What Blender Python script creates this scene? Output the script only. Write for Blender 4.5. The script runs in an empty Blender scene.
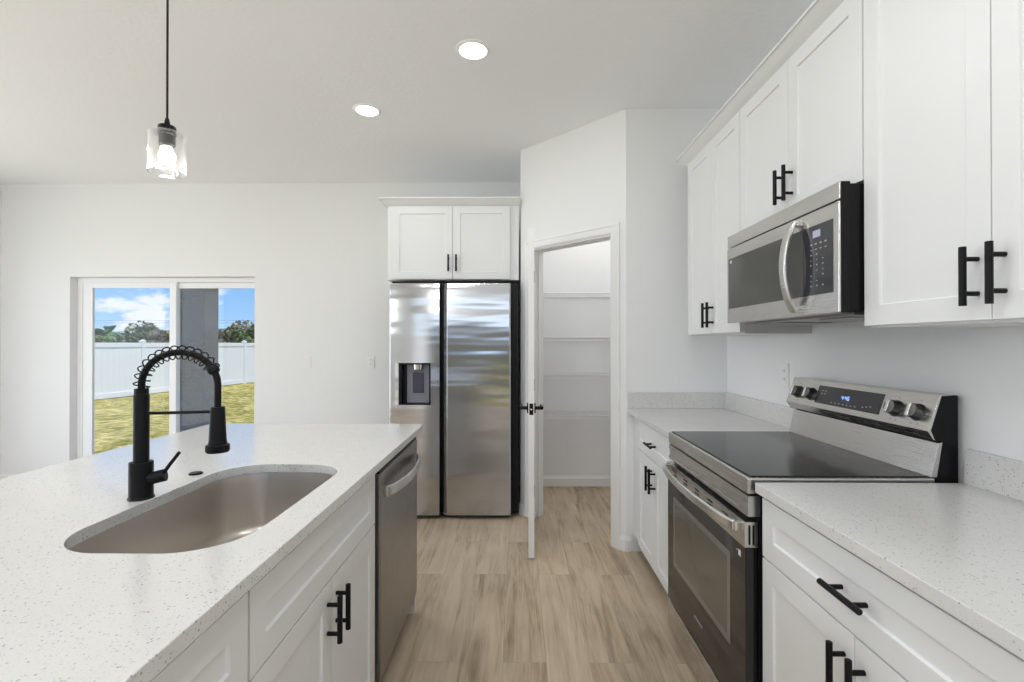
import bpy, bmesh, math, random
from mathutils import Vector, Matrix
random.seed(7)
PI = math.pi
S = bpy.context.scene
COL = S.collection

# ------------------------------------------------------------------ camera
cd = bpy.data.cameras.new('camera'); cam = bpy.data.objects.new('camera', cd); COL.objects.link(cam)
cam.location = (0, 0, 1.327)
cam.rotation_euler = (PI/2 + 0.0048, 0, 0.0109)
cd.sensor_width = 36.0; cd.lens = 484.5/1024*36.0; cd.clip_start = 0.02; cd.clip_end = 500
S.camera = cam

# ------------------------------------------------------------------ node helpers
def nd(nt, kind, **kw):
    n = nt.nodes.new(kind)
    for k, v in kw.items():
        if k.startswith('_'): setattr(n, k[1:], v)
        else:
            key = k.replace('__', ' ')
            n.inputs[int(key[1:]) if key[0] == 'i' and key[1:].isdigit() else key].default_value = v
    return n
def lk(nt, a, b): nt.links.new(a, b)
def math_n(nt, op, a, b=None, c=None, clamp=False):
    n = nt.nodes.new('ShaderNodeMath'); n.operation = op; n.use_clamp = clamp
    for i, v in enumerate((a, b, c)):
        if v is None: continue
        if isinstance(v, (int, float)): n.inputs[i].default_value = v
        else: nt.links.new(v, n.inputs[i])
    return n.outputs[0]
def mixc(nt, fac, a, b, mode='MIX'):
    n = nt.nodes.new('ShaderNodeMix'); n.data_type = 'RGBA'; n.blend_type = mode
    for s, v in ((0, fac), (6, a), (7, b)):
        if isinstance(v, (int, float)): n.inputs[s].default_value = v
        elif isinstance(v, tuple): n.inputs[s].default_value = (v + (1,))[:4]
        else: nt.links.new(v, n.inputs[s])
    return n.outputs[2]
def ramp(nt, fac, stops, interp='LINEAR'):
    n = nt.nodes.new('ShaderNodeValToRGB'); cr = n.color_ramp; cr.interpolation = interp
    while len(cr.elements) < len(stops): cr.elements.new(0.5)
    for e, (p, c) in zip(cr.elements, stops):
        e.position = p; e.color = (c + (1,))[:4] if isinstance(c, tuple) else (c, c, c, 1)
    nt.links.new(fac, n.inputs[0]); return n.outputs[0]

# ------------------------------------------------------------------ world, sun, exposure
S.view_settings.view_transform = 'Standard'; S.view_settings.look = 'None'
S.view_settings.gamma = 1.0; S.view_settings.use_curve_mapping = False
S.view_settings.exposure = 0.13
S.cycles.max_bounces = 12; S.cycles.diffuse_bounces = 8; S.cycles.glossy_bounces = 5
S.cycles.transparent_max_bounces = 12; S.cycles.sample_clamp_indirect = 4.0
S.cycles.caustics_reflective = False; S.cycles.caustics_refractive = False
S.cycles.use_denoising = True

w = bpy.data.worlds.new('sky'); S.world = w; w.use_nodes = True
nt = w.node_tree; nt.nodes.clear()
tc = nd(nt, 'ShaderNodeTexCoord'); sx = nd(nt, 'ShaderNodeSeparateXYZ'); lk(nt, tc.outputs['Generated'], sx.inputs[0])
el = sx.outputs[2]
sky = ramp(nt, el, [(0.0, (0.50, 0.68, 0.90)), (0.05, (0.32, 0.57, 0.92)), (0.14, (0.20, 0.45, 0.87)), (0.5, (0.13, 0.30, 0.70)), (1.0, (0.08, 0.20, 0.55))])
mp = nd(nt, 'ShaderNodeMapping'); mp.inputs['Scale'].default_value = (1.0, 1.0, 2.2); mp.inputs['Location'].default_value = (0.35, 0.1, 0.0)
lk(nt, tc.outputs['Generated'], mp.inputs[0])
cn = nd(nt, 'ShaderNodeTexNoise', Scale=14.0, Detail=8.0, Roughness=0.6); lk(nt, mp.outputs[0], cn.inputs['Vector'])
# a cumulus bank low over the fence, centred on its own bearing
def blob(cx, cy, cz, sxx, szz):
    vm = nt.nodes.new('ShaderNodeVectorMath'); vm.operation = 'SUBTRACT'; lk(nt, tc.outputs['Generated'], vm.inputs[0]); vm.inputs[1].default_value = (cx, cy, cz)
    vs = nt.nodes.new('ShaderNodeVectorMath'); vs.operation = 'MULTIPLY'; lk(nt, vm.outputs[0], vs.inputs[0]); vs.inputs[1].default_value = (1/sxx, 1/sxx, 1/szz)
    vl = nt.nodes.new('ShaderNodeVectorMath'); vl.operation = 'LENGTH'; lk(nt, vs.outputs[0], vl.inputs[0])
    return math_n(nt, 'SUBTRACT', 1.0, vl.outputs['Value'], clamp=True)
b1 = blob(-0.600, 0.797, 0.048, 0.060, 0.040)
b2 = blob(-0.655, 0.755, 0.062, 0.075, 0.022)
bb = math_n(nt, 'MAXIMUM', b1, b2)
cv = math_n(nt, 'ADD', math_n(nt, 'MULTIPLY', bb, 0.46), math_n(nt, 'MULTIPLY_ADD', cn.outputs[0], 1.7, -0.35))
cl = ramp(nt, cv, [(0.62, 0.0), (0.80, 1.0)])
hz = ramp(nt, el, [(0.0, 1.0), (0.02, 0.9), (0.6, 0.6)])
clf = math_n(nt, 'MULTIPLY', cl, hz)
skyc = mixc(nt, clf, sky, (0.86, 0.88, 0.93))
gnd = ramp(nt, el, [(0.495, 0.0), (0.5, 1.0)])
bg = nd(nt, 'ShaderNodeBackground', Strength=1.0); lk(nt, skyc, bg.inputs[0])
wo = nd(nt, 'ShaderNodeOutputWorld'); lk(nt, bg.outputs[0], wo.inputs[0])

sd = bpy.data.lights.new('sun', 'SUN'); sun = bpy.data.objects.new('sun', sd); COL.objects.link(sun)
sd.energy = 3.3; sd.angle = math.radians(0.8); sd.color = (1.0, 0.94, 0.84)
sun.rotation_euler = Vector((-0.35, 0.15, -1.0)).to_track_quat('-Z', 'Y').to_euler()

# daylight stand-in: area lamps added outside the unseen glazed openings
def daylight_fill(name, loc, target, sx_, sy_, rad):
    d = bpy.data.lights.new(name, 'AREA'); d.shape = 'RECTANGLE'; d.size = sx_; d.size_y = sy_; d.energy = rad*PI*sx_*sy_; d.color = (.93, .97, 1.0)
    o = bpy.data.objects.new(name, d); COL.objects.link(o); o.location = loc
    o.rotation_euler = Vector(target).to_track_quat('-Z', 'Y').to_euler(); return o
daylight_fill('daylight_fill_left', (-4.871-.16, 2.45, 1.12), (1, 0, 0), 2.8, 2.15, 2.05)
daylight_fill('daylight_fill_rear', (-0.87, -3.58, 1.97), (0, 1, 0), 3.8, 0.50, 1.6)
daylight_fill('daylight_fill_rear', (-3.85, -3.58, 1.12), (0, 1, 0), 1.6, 2.15, 1.3)

# ------------------------------------------------------------------ materials
MATS = {}
def principled(name, col=(0.8, 0.8, 0.8), rough=0.5, metal=0.0, spec=0.5, **kw):
    m = bpy.data.materials.new(name); m.use_nodes = True
    b = m.node_tree.nodes['Principled BSDF']
    b.inputs['Base Color'].default_value = col + (1,); b.inputs['Roughness'].default_value = rough
    b.inputs['Metallic'].default_value = metal; b.inputs['Specular IOR Level'].default_value = spec
    for k, v in kw.items(): b.inputs[k.replace('__', ' ')].default_value = v
    MATS[name] = m
    return m, m.node_tree, b
def objcoord(nt, scale=(1, 1, 1)):
    t = nd(nt, 'ShaderNodeTexCoord'); mp = nd(nt, 'ShaderNodeMapping'); mp.inputs['Scale'].default_value = scale
    lk(nt, t.outputs['Object'], mp.inputs[0]); return mp.outputs[0]
def bump(nt, b, h, strength, dist):
    n = nd(nt, 'ShaderNodeBump', Strength=strength, Distance=dist); lk(nt, h, n.inputs['Height']); lk(nt, n.outputs[0], b.inputs['Normal'])

def slight(name, col, rough, var=0.03, scale=6, bscale=None, bstr=0.1, bdist=0.001, **kw):
    m, nt, b = principled(name, col, rough, **kw)
    v = objcoord(nt); n = nd(nt, 'ShaderNodeTexNoise', Scale=float(scale), Detail=3.0); lk(nt, v, n.inputs['Vector'])
    c = mixc(nt, n.outputs[0], tuple(x*(1-var) for x in col), tuple(min(1, x*(1+var)) for x in col)); lk(nt, c, b.inputs['Base Color'])
    if bscale:
        n2 = nd(nt, 'ShaderNodeTexNoise', Scale=float(bscale), Detail=3.0); lk(nt, v, n2.inputs['Vector']); bump(nt, b, n2.outputs[0], bstr, bdist)
    return m
slight('wall', (0.825, 0.835, 0.845), 0.85, 0.01, 2, 90, 0.25, 0.002)
slight('ceiling', (0.89, 0.90, 0.915), 0.9, 0.01, 2, 45, 0.5, 0.004)
slight('trim', (0.86, 0.86, 0.86), 0.4, 0.008, 3)
slight('cabinet', (0.755, 0.765, 0.77), 0.38, 0.008, 3)
slight('cabinet_inside', (0.75, 0.72, 0.66), 0.6, 0.03, 5)
slight('black', (0.008, 0.008, 0.009), 0.5, 0.2, 40, spec=0.2)
slight('black_metal', (0.006, 0.006, 0.007), 0.42, 0.2, 40, spec=0.18)
slight('black_plastic', (0.007, 0.007, 0.008), 0.35, 0.1, 20, spec=0.2)
slight('toe', (0.10, 0.09, 0.08), 0.6, 0.1, 20)
slight('plastic_white', (0.84, 0.84, 0.83), 0.35, 0.01, 5)
slight('wire_white', (0.80, 0.80, 0.80), 0.4, 0.01, 5)
slight('vinyl', (0.86, 0.88, 0.92), 0.5, 0.02, 1.2)
slight('window_vinyl', (0.88, 0.89, 0.91), 0.4, 0.01, 2)
slight('stucco', (0.34, 0.31, 0.30), 0.95, 0.25, 22, 30, 1.0, 0.03)
slight('beige_stucco', (0.62, 0.50, 0.36), 0.9, 0.06, 3)
slight('concrete', (0.55, 0.54, 0.52), 0.9, 0.08, 3)
slight('bark', (0.12, 0.09, 0.065), 0.9, 0.2, 5)
slight('leaf_dark', (0.08, 0.13, 0.035), 0.7, 0.4, 0.8)
slight('leaf_mid', (0.14, 0.20, 0.055), 0.7, 0.4, 0.8)
slight('leaf_dry', (0.26, 0.24, 0.15), 0.8, 0.3, 0.8)
slight('leaf_palm', (0.10, 0.20, 0.05), 0.6, 0.4, 0.8)

def steel(name, col, rough, axis='x', wav=0.0, streak=0.03, aniso=0.0, arot=0.0):
    m, nt, b = principled(name, col, rough, 1.0)
    sc = {'x': (8, 900, 900), 'z': (900, 900, 8), 'y': (900, 8, 900)}[axis]
    v = objcoord(nt, sc); n = nd(nt, 'ShaderNodeTexNoise', Scale=1.0, Detail=2.0); lk(nt, v, n.inputs['Vector'])
    r = math_n(nt, 'MULTIPLY_ADD', n.outputs[0], streak, rough - streak/2); lk(nt, r, b.inputs['Roughness'])
    c = mixc(nt, n.outputs[0], tuple(x*0.96 for x in col), tuple(min(1, x*1.03) for x in col)); lk(nt, c, b.inputs['Base Color'])
    if aniso: b.inputs['Anisotropic'].default_value = aniso; b.inputs['Anisotropic Rotation'].default_value = arot
    if wav:
        v2 = objcoord(nt, (0.9, 0.9, 7.0)); n2 = nd(nt, 'ShaderNodeTexNoise', Scale=1.0, Detail=1.5); lk(nt, v2, n2.inputs['Vector'])
        bump(nt, b, n2.outputs[0], 1.0, wav)
    return m
steel('steel', (0.62, 0.61, 0.59), 0.27)
steel('steel_bright', (0.74, 0.73, 0.71), 0.22)
steel('steel_fridge', (0.50, 0.50, 0.51), 0.15, 'z', 0.007, 0.02, 0.78, 0.0)
steel('steel_dark', (0.30, 0.29, 0.28), 0.28, 'z', 0.0, 0.05)
steel('steel_sink', (0.58, 0.545, 0.51), 0.34, 'y', 0.0, 0.05)
principled('chrome', (0.75, 0.75, 0.75), 0.12, 1.0)
principled('black_glass', (0.012, 0.012, 0.013), 0.06, 0.0, 0.5)
principled('cooktop_glass', (0.018, 0.018, 0.019), 0.16, 0.0, 0.35)
principled('oven_window', (0.10, 0.093, 0.078), 0.05, 0.0, 0.7)  # beige reflection of floor and island put into the base colour
principled('mw_window_glass', (0.06, 0.06, 0.055), 0.07, 0.0, 0.6)  # grey reflection on the microwave window lifted into the base colour
principled('border_glass', (0.16, 0.155, 0.14), 0.1, 0.0, 0.5)
principled('panel_glass', (0.035, 0.036, 0.042), 0.10, 0.0, 0.5)
principled('knob_metal', (0.13, 0.13, 0.13), 0.28, 1.0)
principled('badge', (0.75, 0.75, 0.75), 0.4)
principled('legend', (0.42, 0.43, 0.46), 0.5)
principled('dispenser_grey', (0.20, 0.20, 0.24), 0.35)
principled('paddle_grey', (0.05, 0.055, 0.075), 0.25)

def emis(name, col, st):
    m = bpy.data.materials.new(name); m.use_nodes = True; nt = m.node_tree; nt.nodes.clear()
    e = nd(nt, 'ShaderNodeEmission', Strength=st); e.inputs[0].default_value = col + (1,)
    o = nd(nt, 'ShaderNodeOutputMaterial'); lk(nt, e.outputs[0], o.inputs[0]); MATS[name] = m
emis('lamp_white', (1.0, 0.98, 0.95), 6.0)
emis('globe_fill_glow', (0.95, 0.98, 1.0), 22.0)
emis('dome_fill_glow', (0.95, 0.98, 1.0), 48.0)
emis('bulb_glow', (1.0, 0.97, 0.92), 3.0)
emis('digits_blue', (0.25, 0.45, 1.0), 2.2)
emis('digits_white', (0.55, 0.58, 0.72), 0.7)

def thin_glass(name, tint, blend, base, rough=0.0):
    m = bpy.data.materials.new(name); m.use_nodes = True; nt = m.node_tree; nt.nodes.clear()
    t = nd(nt, 'ShaderNodeBsdfTransparent'); t.inputs[0].default_value = tint + (1,)
    g = nd(nt, 'ShaderNodeBsdfGlossy', Roughness=rough); g.inputs[0].default_value = (1, 1, 1, 1)
    lw = nd(nt, 'ShaderNodeLayerWeight', Blend=blend)
    f = math_n(nt, 'MULTIPLY_ADD', lw.outputs['Facing'], base[1], base[0], clamp=True)
    mx = nd(nt, 'ShaderNodeMixShader'); lk(nt, f, mx.inputs[0]); lk(nt, t.outputs[0], mx.inputs[1]); lk(nt, g.outputs[0], mx.inputs[2])
    o = nd(nt, 'ShaderNodeOutputMaterial'); lk(nt, mx.outputs[0], o.inputs[0]); MATS[name] = m
thin_glass('window_glass', (0.98, 0.985, 0.985), 0.25, (0.01, 0.10))
thin_glass('shade_glass', (0.98, 0.98, 0.98), 0.3, (0.03, 0.75), 0.02)
nt = MATS['shade_glass'].node_tree; o = nt.nodes['Material Output']; prev = o.inputs[0].links[0].from_socket
df = nd(nt, 'ShaderNodeBsdfTranslucent'); df.inputs[0].default_value = (1, 1, 1, 1); lw = nd(nt, 'ShaderNodeLayerWeight', Blend=0.3)
mx = nd(nt, 'ShaderNodeMixShader'); lk(nt, math_n(nt, 'MULTIPLY_ADD', lw.outputs['Facing'], 0.03, 0.002), mx.inputs[0]); lk(nt, prev, mx.inputs[1]); lk(nt, df.outputs[0], mx.inputs[2]); lk(nt, mx.outputs[0], o.inputs[0])

# quartz worktop
m, nt, b = principled('quartz', (0.74, 0.73, 0.71), 0.16, 0.0, 0.5)
v = objcoord(nt)
def specks(scale, thr, dens):
    vo = nd(nt, 'ShaderNodeTexVoronoi', Scale=float(scale)); lk(nt, v, vo.inputs['Vector'])
    sp = nd(nt, 'ShaderNodeSeparateColor'); lk(nt, vo.outputs['Color'], sp.inputs[0])
    near = math_n(nt, 'LESS_THAN', vo.outputs['Distance'], math_n(nt, 'MULTIPLY', sp.outputs[1], thr))
    keep = math_n(nt, 'GREATER_THAN', sp.outputs[0], 1 - dens)
    return math_n(nt, 'MULTIPLY', near, keep), sp.outputs[2]
f1, r1 = specks(190, 0.42, 0.42); f2, r2 = specks(360, 0.5, 0.45); f3, r3 = specks(120, 0.28, 0.16)
nn = nd(nt, 'ShaderNodeTexNoise', Scale=5.0, Detail=3.0); lk(nt, v, nn.inputs['Vector'])
base = mixc(nt, nn.outputs[0], (0.64, 0.637, 0.63), (0.69, 0.687, 0.68))
c = mixc(nt, math_n(nt, 'MULTIPLY', f2, 0.45), base, (0.45, 0.43, 0.41))
c = mixc(nt, math_n(nt, 'MULTIPLY', f1, 0.85), c, mixc(nt, r1, (0.20, 0.19, 0.18), (0.55, 0.52, 0.48)))
c = mixc(nt, math_n(nt, 'MULTIPLY', f3, 0.85), c, mixc(nt, r3, (0.10, 0.10, 0.10), (0.40, 0.38, 0.36)))
lk(nt, c, b.inputs['Base Color'])

# plank floor, planks run away from the camera
m, nt, b = principled('plank_floor', (0.4, 0.33, 0.26), 0.42, 0.0, 0.35)
t = nd(nt, 'ShaderNodeTexCoord'); mp = nd(nt, 'ShaderNodeMapping'); mp.inputs['Rotation'].default_value = (0, 0, PI/2); mp.inputs['Location'].default_value = (0.35, 0.06, 0)
lk(nt, t.outputs['Object'], mp.inputs[0])
br = nd(nt, 'ShaderNodeTexBrick'); lk(nt, mp.outputs[0], br.inputs['Vector'])
br.offset = 0.37; br.offset_frequency = 2; br.squash = 1.0
for k, val in (('Scale', 1.0), ('Mortar Size', 0.0012), ('Mortar Smooth', 0.3), ('Bias', 0.0), ('Brick Width', 1.22), ('Row Height', 0.18)): br.inputs[k].default_value = val
br.inputs['Color1'].default_value = (0, 0, 0, 1); br.inputs['Color2'].default_value = (1, 1, 1, 1); br.inputs['Mortar'].default_value = (0.5, 0.5, 0.5, 1)
rnd = nd(nt, 'ShaderNodeSeparateColor'); lk(nt, br.outputs['Color'], rnd.inputs[0]); rr = rnd.outputs[0]
g1 = nd(nt, 'ShaderNodeMapping'); g1.inputs['Scale'].default_value = (13, 1.2, 1); lk(nt, t.outputs['Object'], g1.inputs[0])
n1 = nd(nt, 'ShaderNodeTexNoise', Scale=1.0, Detail=6.0, Roughness=0.65, Distortion=1.2, _noise_dimensions='4D'); lk(nt, g1.outputs[0], n1.inputs['Vector']); lk(nt, math_n(nt, 'MULTIPLY', rr, 37.0), n1.inputs['W'])
g2 = nd(nt, 'ShaderNodeMapping'); g2.inputs['Scale'].default_value = (120, 5, 1); lk(nt, t.outputs['Object'], g2.inputs[0])
n2 = nd(nt, 'ShaderNodeTexNoise', Scale=1.0, Detail=4.0, Roughness=0.6); lk(nt, g2.outputs[0], n2.inputs['Vector'])
g3 = nd(nt, 'ShaderNodeMapping'); g3.inputs['Scale'].default_value = (6, 3.0, 1); lk(nt, t.outputs['Object'], g3.inputs[0])
n3 = nd(nt, 'ShaderNodeTexNoise', Scale=1.0, Detail=2.0, _noise_dimensions='4D'); lk(nt, g3.outputs[0], n3.inputs['Vector']); lk(nt, math_n(nt, 'MULTIPLY', rr, 11.0), n3.inputs['W'])
gm = math_n(nt, 'ADD', math_n(nt, 'MULTIPLY', n1.outputs[0], 0.62), math_n(nt, 'ADD', math_n(nt, 'MULTIPLY', n2.outputs[0], 0.18), math_n(nt, 'MULTIPLY', n3.outputs[0], 0.28)))
gm = math_n(nt, 'ADD', gm, math_n(nt, 'MULTIPLY_ADD', rr, 0.10, -0.05))
wc = ramp(nt, gm, [(0.36, (0.23, 0.165, 0.105)), (0.46, (0.39, 0.30, 0.205)), (0.54, (0.52, 0.415, 0.30)), (0.66, (0.62, 0.51, 0.385))])
wc = mixc(nt, math_n(nt, 'MULTIPLY', br.outputs['Fac'], 0.30), wc, (0.16, 0.125, 0.09))
lk(nt, wc, b.inputs['Base Color'])
bump(nt, b, math_n(nt, 'SUBTRACT', n2.outputs[0], math_n(nt, 'MULTIPLY', br.outputs['Fac'], 2.0)), 0.15, 0.001)

# grass
m, nt, b = principled('grass', (0.3, 0.3, 0.1), 0.95, 0.0, 0.1)
v = objcoord(nt)
a1 = nd(nt, 'ShaderNodeTexNoise', Scale=5.0, Detail=9.0, Roughness=0.85); lk(nt, v, a1.inputs['Vector'])
a2 = nd(nt, 'ShaderNodeTexNoise', Scale=0.6, Detail=3.0); lk(nt, v, a2.inputs['Vector'])
gf = math_n(nt, 'ADD', math_n(nt, 'MULTIPLY', a1.outputs[0], 0.85), math_n(nt, 'MULTIPLY', a2.outputs[0], 0.15))
gc = ramp(nt, gf, [(0.40, (0.05, 0.07, 0.01)), (0.46, (0.22, 0.22, 0.04)), (0.52, (0.52, 0.43, 0.13)), (0.60, (0.85, 0.72, 0.34))])
lk(nt, gc, b.inputs['Base Color']); bump(nt, b, a1.outputs[0], 0.6, 0.05)

# ------------------------------------------------------------------ mesh helpers
class MB:
    def __init__(s): s.bm = bmesh.new()
    def box(s, x0, x1, y0, y1, z0, z1, mat=None):
        r = bmesh.ops.create_cube(s.bm, size=1.0)['verts']
        for v in r: v.co = Vector(((x0+x1)/2 + v.co.x*(x1-x0), (y0+y1)/2 + v.co.y*(y1-y0), (z0+z1)/2 + v.co.z*(z1-z0)))
        if mat is not None:
            for v in r: v.co = mat @ v.co
        return s
    def cyl(s, p0, p1, r0, r1=None, seg=24):
        r1 = r0 if r1 is None else r1
        p0 = Vector(p0); p1 = Vector(p1); d = p1-p0
        q = Vector((0, 0, 1)).rotation_difference(d.normalized()).to_matrix().to_4x4()
        bmesh.ops.create_cone(s.bm, cap_ends=True, segments=seg, radius1=r0, radius2=r1, depth=d.length, matrix=Matrix.Translation((p0+p1)/2) @ q)
        return s
    def sph(s, c, r, sc=(1, 1, 1), seg=20):
        bmesh.ops.create_uvsphere(s.bm, u_segments=seg, v_segments=seg//2, radius=r, matrix=Matrix.Translation(c) @ Matrix.Diagonal((sc[0], sc[1], sc[2], 1)))
        return s
    def lathe(s, prof, c=(0, 0, 0), seg=32, closed=False):
        rings = []
        for (r, z) in prof:
            rings.append([s.bm.verts.new((c[0]+max(r, 1e-5)*math.cos(2*PI*k/seg), c[1]+max(r, 1e-5)*math.sin(2*PI*k/seg), c[2]+z)) for k in range(seg)])
        n = len(rings)
        for i in range(n if closed else n-1):
            A, B = rings[i], rings[(i+1) % n]
            for k in range(seg):
                try: s.bm.faces.new((A[k], A[(k+1) % seg], B[(k+1) % seg], B[k]))
                except ValueError: pass
        return s
    def prism(s, poly, z0, z1, axis='z'):
        # poly in the two remaining axes; extruded along axis
        def P(a, b, c): return {'z': (a, b, c), 'x': (c, a, b), 'y': (a, c, b)}[axis]
        A = [s.bm.verts.new(P(a, b, z0)) for a, b in poly]; B = [s.bm.verts.new(P(a, b, z1)) for a, b in poly]
        n = len(poly)
        s.bm.faces.new(A); s.bm.faces.new(B[::-1])
        for k in range(n): s.bm.faces.new((A[k], B[k], B[(k+1) % n], A[(k+1) % n]))
        return s
    def loft(s, loops, cap=True, close=True):
        R = [[s.bm.verts.new(p) for p in L] for L in loops]; n = len(R[0])
        for A, B in zip(R, R[1:]):
            for k in range(n if close else n-1): s.bm.faces.new((A[k], A[(k+1) % n], B[(k+1) % n], B[k]))
        if cap: s.bm.faces.new(R[0][::-1]); s.bm.faces.new(R[-1])
        return s
    def sweep(s, path, w, h, up=(0, 0, 1), chamfer=0.25):
        # rounded-rect section: w across, h along up
        path = [Vector(p) for p in path]; up = Vector(up); L = []
        c = min(w, h)*chamfer
        sec = [(-w/2+c, -h/2), (w/2-c, -h/2), (w/2, -h/2+c), (w/2, h/2-c), (w/2-c, h/2), (-w/2+c, h/2), (-w/2, h/2-c), (-w/2, -h/2+c)]
        for i, p in enumerate(path):
            t = (path[min(i+1, len(path)-1)] - path[max(i-1, 0)]).normalized()
            side = t.cross(up).normalized(); u = side.cross(t).normalized()
            L.append([p + side*a + u*b for a, b in sec])
        return s.loft(L)
    def tube(s, path, r, seg=10, radii=None):
        path = [Vector(p) for p in path]; L = []
        t0 = (path[1]-path[0]).normalized()
        ref = Vector((0, 0, 1)) if abs(t0.z) < 0.9 else Vector((1, 0, 0))
        nrm = t0.cross(ref).normalized()
        for i, p in enumerate(path):
            t = (path[min(i+1, len(path)-1)] - path[max(i-1, 0)]).normalized()
            nrm = (nrm - t*nrm.dot(t)).normalized(); bn = t.cross(nrm)
            rr = radii[i] if radii else r
            L.append([p + (nrm*math.cos(2*PI*k/seg) + bn*math.sin(2*PI*k/seg))*rr for k in range(seg)])
        return s.loft(L)
    def plate(s, outer, holes, z0, z1, axis='z'):
        # flat plate with holes, thickness along axis
        def P(a, b, c): return {'z': (a, b, c), 'y': (a, c, b), 'x': (c, a, b)}[axis]
        es = []
        for loop in [outer] + holes:
            vs = [s.bm.verts.new(P(a, b, z0)) for a, b in loop]
            es += [s.bm.edges.new((vs[k], vs[(k+1) % len(vs)])) for k in range(len(vs))]
        r = bmesh.ops.triangle_fill(s.bm, use_beauty=True, use_dissolve=False, edges=es)
        fs = [g for g in r['geom'] if isinstance(g, bmesh.types.BMFace)]
        e = bmesh.ops.extrude_face_region(s.bm, geom=fs)
        d = Vector(P(0, 0, z1-z0))
        for g in e['geom']:
            if isinstance(g, bmesh.types.BMVert): g.co += d
        return s
    def build(s, name, mat, parent=None, bev=0.0, seg=2, smooth=35, loc=None, rot=None, subsurf=0):
        bmesh.ops.recalc_face_normals(s.bm, faces=s.bm.faces[:])
        me = bpy.data.meshes.new(name); s.bm.to_mesh(me); s.bm.free()
        me.materials.append(MATS[mat])
        if smooth >= 0:
            for p in me.polygons: p.use_smooth = True
            me.set_sharp_from_angle(angle=math.radians(smooth))
        o = bpy.data.objects.new(name, me); COL.objects.link(o)
        if parent: o.parent = parent
        if loc: o.location = loc
        if rot: o.rotation_euler = rot
        if bev:
            b = o.modifiers.new('bevel', 'BEVEL'); b.width = bev; b.segments = seg; b.limit_method = 'ANGLE'; b.angle_limit = math.radians(40); b.harden_normals = False
            wn_ = smooth >= 0 and o.modifiers.new('normals', 'WEIGHTED_NORMAL')
            if wn_: wn_.weight = 80; wn_.keep_sharp = False
        if subsurf:
            q = o.modifiers.new('subsurf', 'SUBSURF'); q.levels = q.render_levels = subsurf
        return o
def tag(o, label, cat, group=None):
    o['label'] = label; o['category'] = cat
    if group: o['group'] = group
    return o
def thing(name, label, cat, loc=(0, 0, 0), rz=0.0, group=None):
    o = bpy.data.objects.new(name, None); COL.objects.link(o); o.empty_display_size = 0.1
    o.location = loc; o.rotation_euler = (0, 0, rz)
    return tag(o, label, cat, group)
def struct(o): o['kind'] = 'structure'; return o
def sempty(name, loc=(0, 0, 0), rz=0.0):
    o = bpy.data.objects.new(name, None); COL.objects.link(o); o.location = loc; o.rotation_euler = (0, 0, rz)
    return struct(o)
def rrect(x0, x1, y0, y1, r, n=8):
    out = []
    for cx, cy, a in ((x1-r, y1-r, 0), (x0+r, y1-r, 1), (x0+r, y0+r, 2), (x1-r, y0+r, 3)):
        for k in range(n+1):
            t = (a + k/n)*PI/2; out.append((cx + r*math.cos(t), cy + r*math.sin(t)))
    return out

# ------------------------------------------------------------------ room shell
XL, XR, YB, YF, ZC = -4.871, 1.337, 4.52, -3.4, 2.832
struct(MB().box(XL-.12, XR+.12, YF-.12, YB+.15, -.10, 0).build('floor', 'plank_floor'))
struct(MB().box(XL-.12, XR+.12, YF-.12, YB+.15, ZC, ZC+.12).build('ceiling', 'ceiling'))
# far wall with the glazed opening
OX0, OX1, OZ = -4.217, -2.466, 1.955
m = MB()
m.box(XL-.12, OX0, YB, YB+.15, 0, ZC).box(OX1, XR+.12, YB, YB+.07, 0, ZC).box(OX1+.09, XR+.12, YB+.07, YB+.15, 0, ZC).box(OX0, OX1, YB, YB+.07, OZ, ZC).box(OX0, OX1+.09, YB+.07, YB+.15, OZ, ZC)
struct(m.build('wall_back', 'wall'))
LW = (1.0, 3.9, 2.25)   # glazed opening in the left wall: y0, y1, top
struct(MB().box(XL-.12, XL, YF, LW[0], 0, ZC).box(XL-.12, XL, LW[1], YB, 0, ZC).box(XL-.12, XL, LW[0], LW[1], LW[2], ZC).build('wall_left', 'wall'))
struct(MB().box(XR, XR+.12, YF, YB, 0, ZC).build('wall_right', 'wall'))
# wall behind the camera with two wide glazed openings
m = MB(); RW = [(-4.7, -3.0), (-2.85, 1.1)]; RZ = 2.25
xs = [XL-.12, RW[0][0], RW[0][1], RW[1][0], RW[1][1], XR+.12]
for i in (0, 2, 4): m.box(xs[i], xs[i+1], YF-.12, YF, 0, ZC)
for a, b_ in RW: m.box(a, b_, YF-.12, YF, RZ, ZC)
struct(m.build('wall_front', 'wall'))

def slider(name, x0, x1, y0, zt, depth=0.07, z0=0.0, loc=None, rz=0, j=.04, so=.06, sm=.05, tj=.035):
    root = sempty(name, loc or ((x0+x1)/2, y0, z0), rz); w = x1-x0; h = zt-z0; hw = w/2
    m = MB()
    m.box(-hw, -hw+j, 0, depth, 0, h).box(hw-j, hw, 0, depth, 0, h).box(-hw+j, hw-j, 0, depth, h-tj, h).box(-hw+j, hw-j, 0, depth, 0, .03)
    m.build('frame', 'window_vinyl', root, .003)
    for sgn, yy in ((-1, .006), (1, .036)):
        a, b_ = (-hw+j, sm/2) if sgn < 0 else (-sm/2, hw-j)
        sa, sb = (so, sm) if sgn < 0 else (sm, so)
        m = MB(); y1 = yy+.028
        m.box(a, a+sa, yy, y1, .03, h-tj).box(b_-sb, b_, yy, y1, .03, h-tj).box(a+sa, b_-sb, yy, y1, h-tj-.055, h-tj).box(a+sa, b_-sb, yy, y1, .03, .10)
        sash = m.build('sash', 'window_vinyl', root, .003)
        MB().box(a+sa, b_-sb, yy+.012, yy+.016, .10, h-tj-.055).build('pane', 'window_glass', sash)
    return root
slider('window_1', OX0+.001, OX1+.088, YB+.075, OZ-.001, j=.05, so=.092, sm=.066, tj=.042)
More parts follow.
